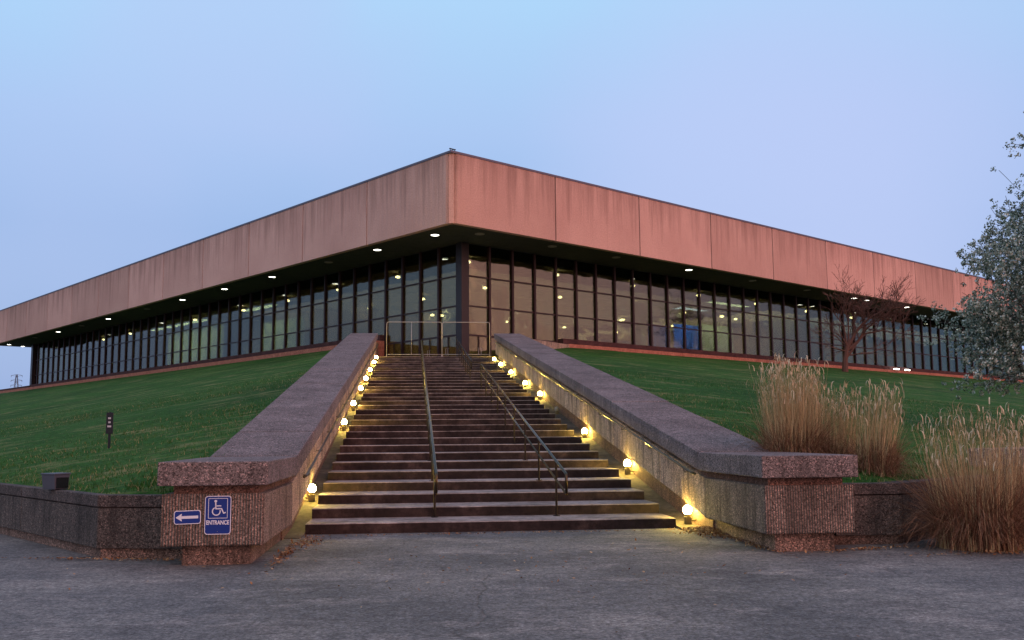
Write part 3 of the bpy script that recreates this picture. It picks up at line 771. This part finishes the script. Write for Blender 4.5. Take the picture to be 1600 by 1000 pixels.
def stroke(pts, wd):
    for i in range(len(pts)-1):
        a = Vector(pts[i]); b = Vector(pts[i+1]); d = (b-a).normalized()*wd/2; n_ = Vector((-d.y, d.x))
        y = -.0063-.0002*i
        Q = [a-n_-d*.6, b-n_+d*.6, b+n_+d*.6, a+n_-d*.6]; m.quad([(q.x, y, q.y) for q in Q])
hx, hy = -.028, .163
m.quad([(hx+.016*math.cos(2*math.pi*k/14), -.0063, hy+.016*math.sin(2*math.pi*k/14)) for k in range(14)])
stroke([(hx, hy-.018), (hx+.004, .075), (.042, .075), (.066, .022), (.088, .030)], .0135)
stroke([(hx, .108), (.034, .108)], .012)
cxx, cyy, rr_ = -.018, .045, .045
arc = [(cxx+rr_*math.cos(R(a)), cyy+rr_*math.sin(R(a))) for a in range(118, 375, 12)]; stroke(arc, .0125)
m.build('wheelchair_symbol', M['sign_white'], sg)
text_mesh('ENTRANCE', .068, 'lettering', M['sign_white'], sg, (0, -.0062, -.108), .76)
m = MB()
for z in (.205, -.19): m.ball((0, -.0062, z), .004, 8, 4)
m.build('bolt', M['steel'], sg)
p = S2W(pu-.012, -.985)
sg2 = empty('arrow_sign', (p.x, p.y, .572), TH, 'small blue sign with white arrow pointing left on the left pillar', 'sign'); sg2.rotation_euler = (0, R(-1.6), TH)
m = MB(); plate(rrect(.310, .160, .03), -.003, 0, m); m.build('plate', M['sign_white'], sg2)
m = MB(); plate(rrect(.292, .142, .024), -.0045, -.003, m); m.build('panel', M['sign_blue'], sg2)
m = MB(); P = [(-.135, 0), (-.062, .046), (-.068, .016), (.125, .016), (.125, -.016), (-.068, -.016), (-.062, -.046)]
m.quad([(x, -.0062, z) for x, z in P[::-1]]); m.build('arrow', M['sign_white'], sg2)
for o in (sg, sg2):
    for c in o.children:
        if c.name.startswith(('arrow', 'wheelchair', 'border')): pass

# ------------------------------------------------------------------ small sign and floodlight on the left lawn
p = (-7.98, 19.46); z0 = lawn_left(p)
t = empty('lawn_sign', (*p, z0-.03), R(4), 'narrow dark sign with three short white lines on a stake in the left lawn', 'sign')
m = MB(); m.box(-.022, .022, -.012, .012, 0, .42); m.box(-.022, .022, -.012, .012, .42, .74); m.build('stake', M['sign_dark'], t)
m = MB(); m.box(-.068, .068, -.024, -.012, .31, .73); m.build('board', M['sign_dark'], t, bevel=.004)
for k, (z, tx) in enumerate(((.61, 'NO'), (.53, 'CAR'), (.45, 'PARKING'))): pass
m = MB()
for z, wd in ((.60, .055), (.52, .045), (.44, .075)):
    k = int(wd/.014); 
    for q in range(k): m.box(-wd/2+q*wd/k, -wd/2+(q+.62)*wd/k, -.027, -.0245, z, z+.035)
m.build('lettering', M['sign_white'], t)
p = (-6.45, 13.95)
t = empty('floodlight', (*p, .80), R(-28), 'squat grey box floodlight on the left lawn just behind the low wall', 'floodlight')
m = MB(); m.hexa([(-.13, -.11, 0), (.13, -.11, 0), (.13, .10, 0), (-.13, .10, 0), (-.14, -.13, .20), (.14, -.13, .20), (.14, .12, .20), (-.14, .12, .20)]); m.build('housing', M['flood'], t, bevel=.008)
m = MB(); m.box(-.15, .15, -.14, .13, .202, .225); m.build('lid', M['flood'], t, bevel=.006)
m = MB(); m.box(.142, .152, -.10, .09, .02, .165); m.build('lens', M['flood_dark'], t)
m = MB(); m.box(-.03, .03, -.03, .03, -.12, .0); m.build('bracket', M['flood_dark'], t)

# ------------------------------------------------------------------ grass blades near the camera
def blades(name, pts, mat, hmin, hmax, wd, lean=.5):
    m = MB()
    for (x, y, z) in pts:
        a = random.uniform(0, 6.283); h = random.uniform(hmin, hmax); l = random.uniform(0, lean)*h; b = random.uniform(0, 6.283)
        dx, dy = math.cos(a)*wd/2, math.sin(a)*wd/2
        m.quad([(x-dx, y-dy, z), (x+dx, y+dy, z), (x+math.cos(b)*l, y+math.sin(b)*l, z+h)])
    return m.build(name, mat)
pts = []
def inside(p, poly):
    c = False; n = len(poly)
    for i in range(n):
        a, b = poly[i], poly[(i+1) % n]
        if (a.y > p.y) != (b.y > p.y) and p.x < (b.x-a.x)*(p.y-a.y)/(b.y-a.y)+a.x: c = not c
    return c
rnd = random.Random(5); cnt = 0
while cnt < 65000:
    y = 12.5+rnd.random()**1.6*28; x = rnd.uniform(-.62*y, .62*y); p = Vector((x, y))
    if inside(p, ll): z = lawn_left(p)
    elif inside(p, rr): z = lawn_right(p)
    else: cnt += .3; continue
    if noise.noise(Vector((x*.8, y*1.6, 0))) > .12 and rnd.random() < .75: continue
    pts.append((x, y, z-.01)); cnt += 1
tag(blades('lawn_blades', pts, M['blades'], .03, .085, .014, .9), kind='stuff')

# ------------------------------------------------------------------ ornamental grasses
def orn_grass(x, y, z, rad, h_low, h_high, n_low, n_high, label, seed, lean=(0, 0)):
    rnd = random.Random(seed)
    t = empty('ornamental_grass', (x, y, z), 0, label, 'ornamental grass', 'dry ornamental grass clumps by the right pillar')
    def strip(m, x0, y0, a, h, out, wd, seg, droop):
        ca, sa = math.cos(a), math.sin(a); tw = rnd.uniform(0, 3.14); dx, dy = math.cos(tw)*wd/2, math.sin(tw)*wd/2; prev = None
        cx_, cy_ = rnd.uniform(-1, 1)*(out*.3+.06), rnd.uniform(-1, 1)*(out*.3+.06)
        last = None
        for k in range(seg+1):
            f = k/seg; r_ = out*f**1.8
            zz = h*(f-droop*f*f*f); X = x0+ca*r_+cx_*f+lean[0]*f*f; Y = y0+sa*r_+cy_*f+lean[1]*f*f
            w_ = 1-.8*f; cur = ((X-dx*w_, Y-dy*w_, zz), (X+dx*w_, Y+dy*w_, zz))
            if prev: m.quad([prev[0], prev[1], cur[1], cur[0]])
            prev = cur; last = (X, Y, zz)
        return last
    m = MB()
    for _ in range(n_low):
        a = rnd.uniform(0, 6.283); r0 = rad*.55*math.sqrt(rnd.random())
        strip(m, r0*math.cos(a), r0*math.sin(a), a+rnd.uniform(-.7, .7), h_low*rnd.uniform(.30, 1.15), rad*rnd.uniform(.10, 1.0), .010, 6, rnd.choice((rnd.uniform(.0, .4), rnd.uniform(.4, 1.0))))
    m.build('foliage', M['dry_low'], t)
    m = MB(); pm = MB()
    for _ in range(n_high):
        a = rnd.uniform(0, 6.283); r0 = rad*.65*math.sqrt(rnd.random())
        hh = h_high*rnd.uniform(.50, 1.0)**.8*(1-.30*(r0/rad)**2)
        e = strip(m, r0*math.cos(a), r0*math.sin(a), a, hh, rad*rnd.uniform(.0, .30), .0075, 6, rnd.uniform(0, .04))
        if rnd.random() < .5:
            L = rnd.uniform(.12, .26); da = rnd.uniform(0, 6.283); w2 = rnd.uniform(.003, .008)
            pa = Vector(e); 
            for q in range(5):
                pb = pa+Vector((math.cos(da)*L/5*(.12+.16*q), math.sin(da)*L/5*(.12+.16*q), L/5*(1-.26*q)))
                px, py = math.sin(da)*w2, -math.cos(da)*w2
                pm.quad([(pa.x-px, pa.y-py, pa.z), (pa.x+px, pa.y+py, pa.z), (pb.x+px, pb.y+py, pb.z), (pb.x-px, pb.y-py, pb.z)])
                pa = pb
    m.build('stalks', M['dry_high'], t); pm.build('plumes', M['plume'], t)
orn_grass(4.42, 15.55, .98, .66, .90, 1.76, 3000, 1000, 'tall dry grass clump rising behind the right pillar cap, the left one', 1, (.0, 0))
orn_grass(5.10, 15.7, 1.0, .55, .60, 1.30, 900, 420, 'sparser dry grass clump between two fuller ones behind the right pillar', 2)
orn_grass(5.42, 14.75, .80, .42, .78, 1.52, 1500, 380, 'narrow dry grass clump spilling over the low wall beside the right pillar', 3, (.1, -.05))
orn_grass(6.08, 13.0, 0, .82, 1.12, 1.90, 5200, 620, 'big russet grass clump on the pavement before the low right wall', 4, (-.05, 0))
orn_grass(7.05, 13.35, 0, .80, 1.15, 1.85, 4400, 520, 'dry grass clump cut by the right edge of the picture', 5, (.1, 0))

# leaf litter
def litter(name, cx, cy, a, b, n, rot, zmax):
    m = MB(); rnd = random.Random(name+str(cx))
    for _ in range(n):
        r_ = rnd.gauss(0, .45); q = rnd.gauss(0, .45); x = cx+math.cos(rot)*r_*a-math.sin(rot)*q*b; y = cy+math.sin(rot)*r_*a+math.cos(rot)*q*b
        z = .006+rnd.random()*zmax*math.exp(-(r_*r_+q*q)*3); s = rnd.uniform(.010, .032)
        d1 = Vector((rnd.uniform(-1, 1), rnd.uniform(-1, 1), rnd.uniform(-.4, .4))).normalized(); d2 = d1.cross(Vector((rnd.uniform(-.4, .4), rnd.uniform(-.4, .4), 1))).normalized()
        c = Vector((x, y, z+s*.4)); m.quad([c-d1*s, c-d2*s*.5, c+d1*s, c+d2*s*.5])
    return tag(m.build(name, M['leaf_litter']), kind='stuff')
litter('leaf_litter', 2.95, 15.1, .9, .35, 1500, R(-72), .10)
litter('leaf_litter', -2.95, 14.3, 1.0, .25, 260, R(95), .03)
litter('leaf_litter', 6.4, 12.45, 1.5, .2, 420, R(8), .03)
litter('leaf_litter', .0, 15.36, 3.4, .08, 260, R(6), .01)
litter('leaf_litter', -2.95, 12.9, 1.6, .12, 320, R(96), .02)
litter('leaf_litter', -5.0, 12.4, 1.3, .10, 220, R(-8), .02)
litter('leaf_litter', 3.2, 13.9, 1.6, .12, 420, R(97), .03)
litter('leaf_litter', 4.6, 12.9, 1.0, .14, 200, R(20), .02)
litter('leaf_litter', 0.5, 11.5, 5.5, 2.8, 220, R(4), .002)

# ------------------------------------------------------------------ trees
CLIP = None
def branches(m, p, d, L, r, depth, rnd, tips, spread=.6, up=.25, segs=4, minr=.006):
    pts = [p]; rs = [r]; q = p.copy(); dd = d.copy()
    for k in range(segs):
        dd = (dd+Vector((rnd.uniform(-1, 1), rnd.uniform(-1, 1), rnd.uniform(-1, 1)))*.17+Vector((0, 0, up*.12))).normalized()
        if CLIP and CLIP(q+dd*L/segs): break
        q = q+dd*L/segs; pts.append(q.copy()); rs.append(max(r*(1-.42*(k+1)/segs), minr))
    if len(pts) < 2: tips.append((q.copy(), dd.copy())); return
    segs = len(pts)-1
    m.tube(pts, rs, 6 if depth > 2 else 4 if depth > 0 else 3, cap=False)
    if depth <= 0: tips.append((q.copy(), dd.copy())); return
    nb = rnd.choice((2, 3, 3)) if depth > 1 else 3
    for k in range(nb):
        i = segs if k == 0 else rnd.randint(1, segs)
        ax = Vector((rnd.uniform(-1, 1), rnd.uniform(-1, 1), rnd.uniform(-.5, .8))).normalized()
        nd = (dd*(1-spread*.5)+ax*spread*(.5 if k == 0 else 1)).normalized()
        branches(m, pts[i], nd, L*rnd.uniform(.6, .82), rs[i]*(.8 if k == 0 else .62), depth-1, rnd, tips, spread, up, segs, minr)
# bare tree near the right facade
q = FC+Rd*34.80-Ld*3.2
bt_base = Vector((q.x, q.y, lawn_right(q)-.1))
t = empty('bare_tree', bt_base, 0, 'leafless russet tree standing on the lawn before the right facade', 'tree')
rnd = random.Random(21); tips = []
m = MB(); m.tube([(0, 0, 0), (.05, 0, 1.0), (.25, 0, 2.1)], [.26, .20, .16], 8); m.build('trunk', M['twig'], t)
m = MB()
for (dx, dz, L, r_, dep) in ((.45, .88, 2.3, .13, 6), (.80, .55, 2.4, .12, 6), (.93, .34, 2.2, .10, 6), (-.15, 1, 1.9, .09, 5), (.99, .08, 1.9, .06, 4), (-.90, .30, 1.4, .05, 3), (.15, 1, 2.2, .09, 5), (.6, .75, 2.1, .10, 6)):
    vx = Vector((Rd.x*dx, Rd.y*dx*.4+rnd.uniform(-.3, .3), dz)).normalized()
    branches(m, Vector((.22, 0, rnd.uniform(1.1, 2.1))), vx, L, r_, dep, rnd, tips, .60, .12, 4, .011)
m.build('crown', M['twig'], t)

# blossoming tree at the right edge
bb = Vector((16.25, 24.6, 0)); bb.z = lawn_right(bb)-.1
t = empty('blossoming_tree', bb, 0, 'grey green blossoming tree reaching in from the right edge', 'tree')
rnd = random.Random(8); tips = []
m = MB(); m.tube([(0, 0, 0), (.05, .02, .9), (-.02, 0, 2.2), (.0, 0, 4.0), (.1, 0, 6.5), (.1, 0, 9.0)], [.24, .19, .17, .13, .09, .05], 10); m.build('trunk', M['bark'], t, smooth=True)
m = MB()
limbs = []
for k in range(40):
    z = 2.5+k*.15; a = k*2.4; out_ = 1.05 if z < 5.4 else 1.05-.17*(z-5.4)
    limbs.append((z, Vector((math.cos(a), math.sin(a), .38)).normalized(), 1.85*out_))
for z, dz, L in ((2.3, .05, 2.2), (2.6, .12, 2.3), (3.0, .22, 2.3), (3.4, .3, 2.2), (3.8, .35, 2.1), (4.0, .40, 2.0), (4.6, .5, 1.8), (2.6, .0, 2.1), (4.8, .5, 1.6), (7.6, .45, 1.9), (8.4, .5, 1.6)):
    for _ in range(2): limbs.append((z+rnd.uniform(-.2, .2), Vector((-1, rnd.uniform(-.5, .4), dz)).normalized(), L))
CLIP = lambda q: q.x < (-5.0 if q.z < 3.8 else -4.7 if q.z < 5.5 else -4.2 if q.z < 6.1 else -2.3 if q.z < 7.4 else -3.5 if q.z < 8.2 else -2.6 if q.z < 8.9 else -2.0)
for z, d, L in limbs: branches(m, Vector((0, 0, z)), d, L, .055, 3, rnd, tips, .6, .3, 4, .007)
m.build('limbs', M['bark'], t)
m = MB()
for (p, d) in tips:
    if 6.4 < p.z < 7.4 and p.x < -3.0: continue
    for c in range(rnd.choice((6, 7, 8))+(6 if p.z < 5.6 else 0)):
        cc = p+Vector((rnd.gauss(0, .17), rnd.gauss(0, .17), rnd.gauss(0, .14)))-d*rnd.uniform(0, .8); rad = rnd.uniform(.06, .12)
        for q in range(rnd.randint(12, 18)):
            n_ = Vector((rnd.gauss(0, 1), rnd.gauss(0, 1), rnd.gauss(0, 1))).normalized(); c0 = cc+n_*rad*rnd.uniform(.5, 1)
            a1 = (n_.orthogonal().normalized()+n_*rnd.uniform(-.5, .5)).normalized(); b1 = n_.cross(a1); s = rnd.uniform(.022, .044)
            m.quad([c0-a1*s, c0-b1*s*.7, c0+a1*s, c0+b1*s*.7])
m.build('crown', M['blossom'], t)

# ------------------------------------------------------------------ far transmission tower
px = 600; t0 = Vector((-203*px/400, px, 0))
t = empty('transmission_tower', (t0.x, t0.y, 0), R(12), 'faint lattice power pylon far away past the left end of the building', 'pylon')
m = MB(); H = 41
def bar(a, b, r_=.10): m.tube([a, b], r_, 4, cap=False)
lv = [0, 8, 16, 23, 29, 34, 38, H]; wv = lambda z: 3.4*(1-z/H)+.35
for i in range(len(lv)-1):
    a, b = lv[i], lv[i+1]; wa, wb = wv(a), wv(b)
    Pa = [(-wa, -wa, a), (wa, -wa, a), (wa, wa, a), (-wa, wa, a)]; Pb = [(-wb, -wb, b), (wb, -wb, b), (wb, wb, b), (-wb, wb, b)]
    for k in range(4):
        bar(Pa[k], Pb[k], .13); bar(Pa[k], Pb[(k+1) % 4], .07); bar(Pa[(k+1) % 4], Pb[k], .07); bar(Pb[k], Pb[(k+1) % 4], .07)
m.build('mast', M['flood'], t)
m = MB()
for z in (34.5, 37.5, 40.5):
    for sx in (-1, 1):
        bar((sx*.4, 0, z+.6), (sx*3.2, 0, z), .10); bar((sx*.4, 0, z-.5), (sx*3.2, 0, z), .10); bar((sx*3.1, 0, z), (sx*3.1, 0, z-1.1), .12)
m.build('cross_arms', M['flood'], t)
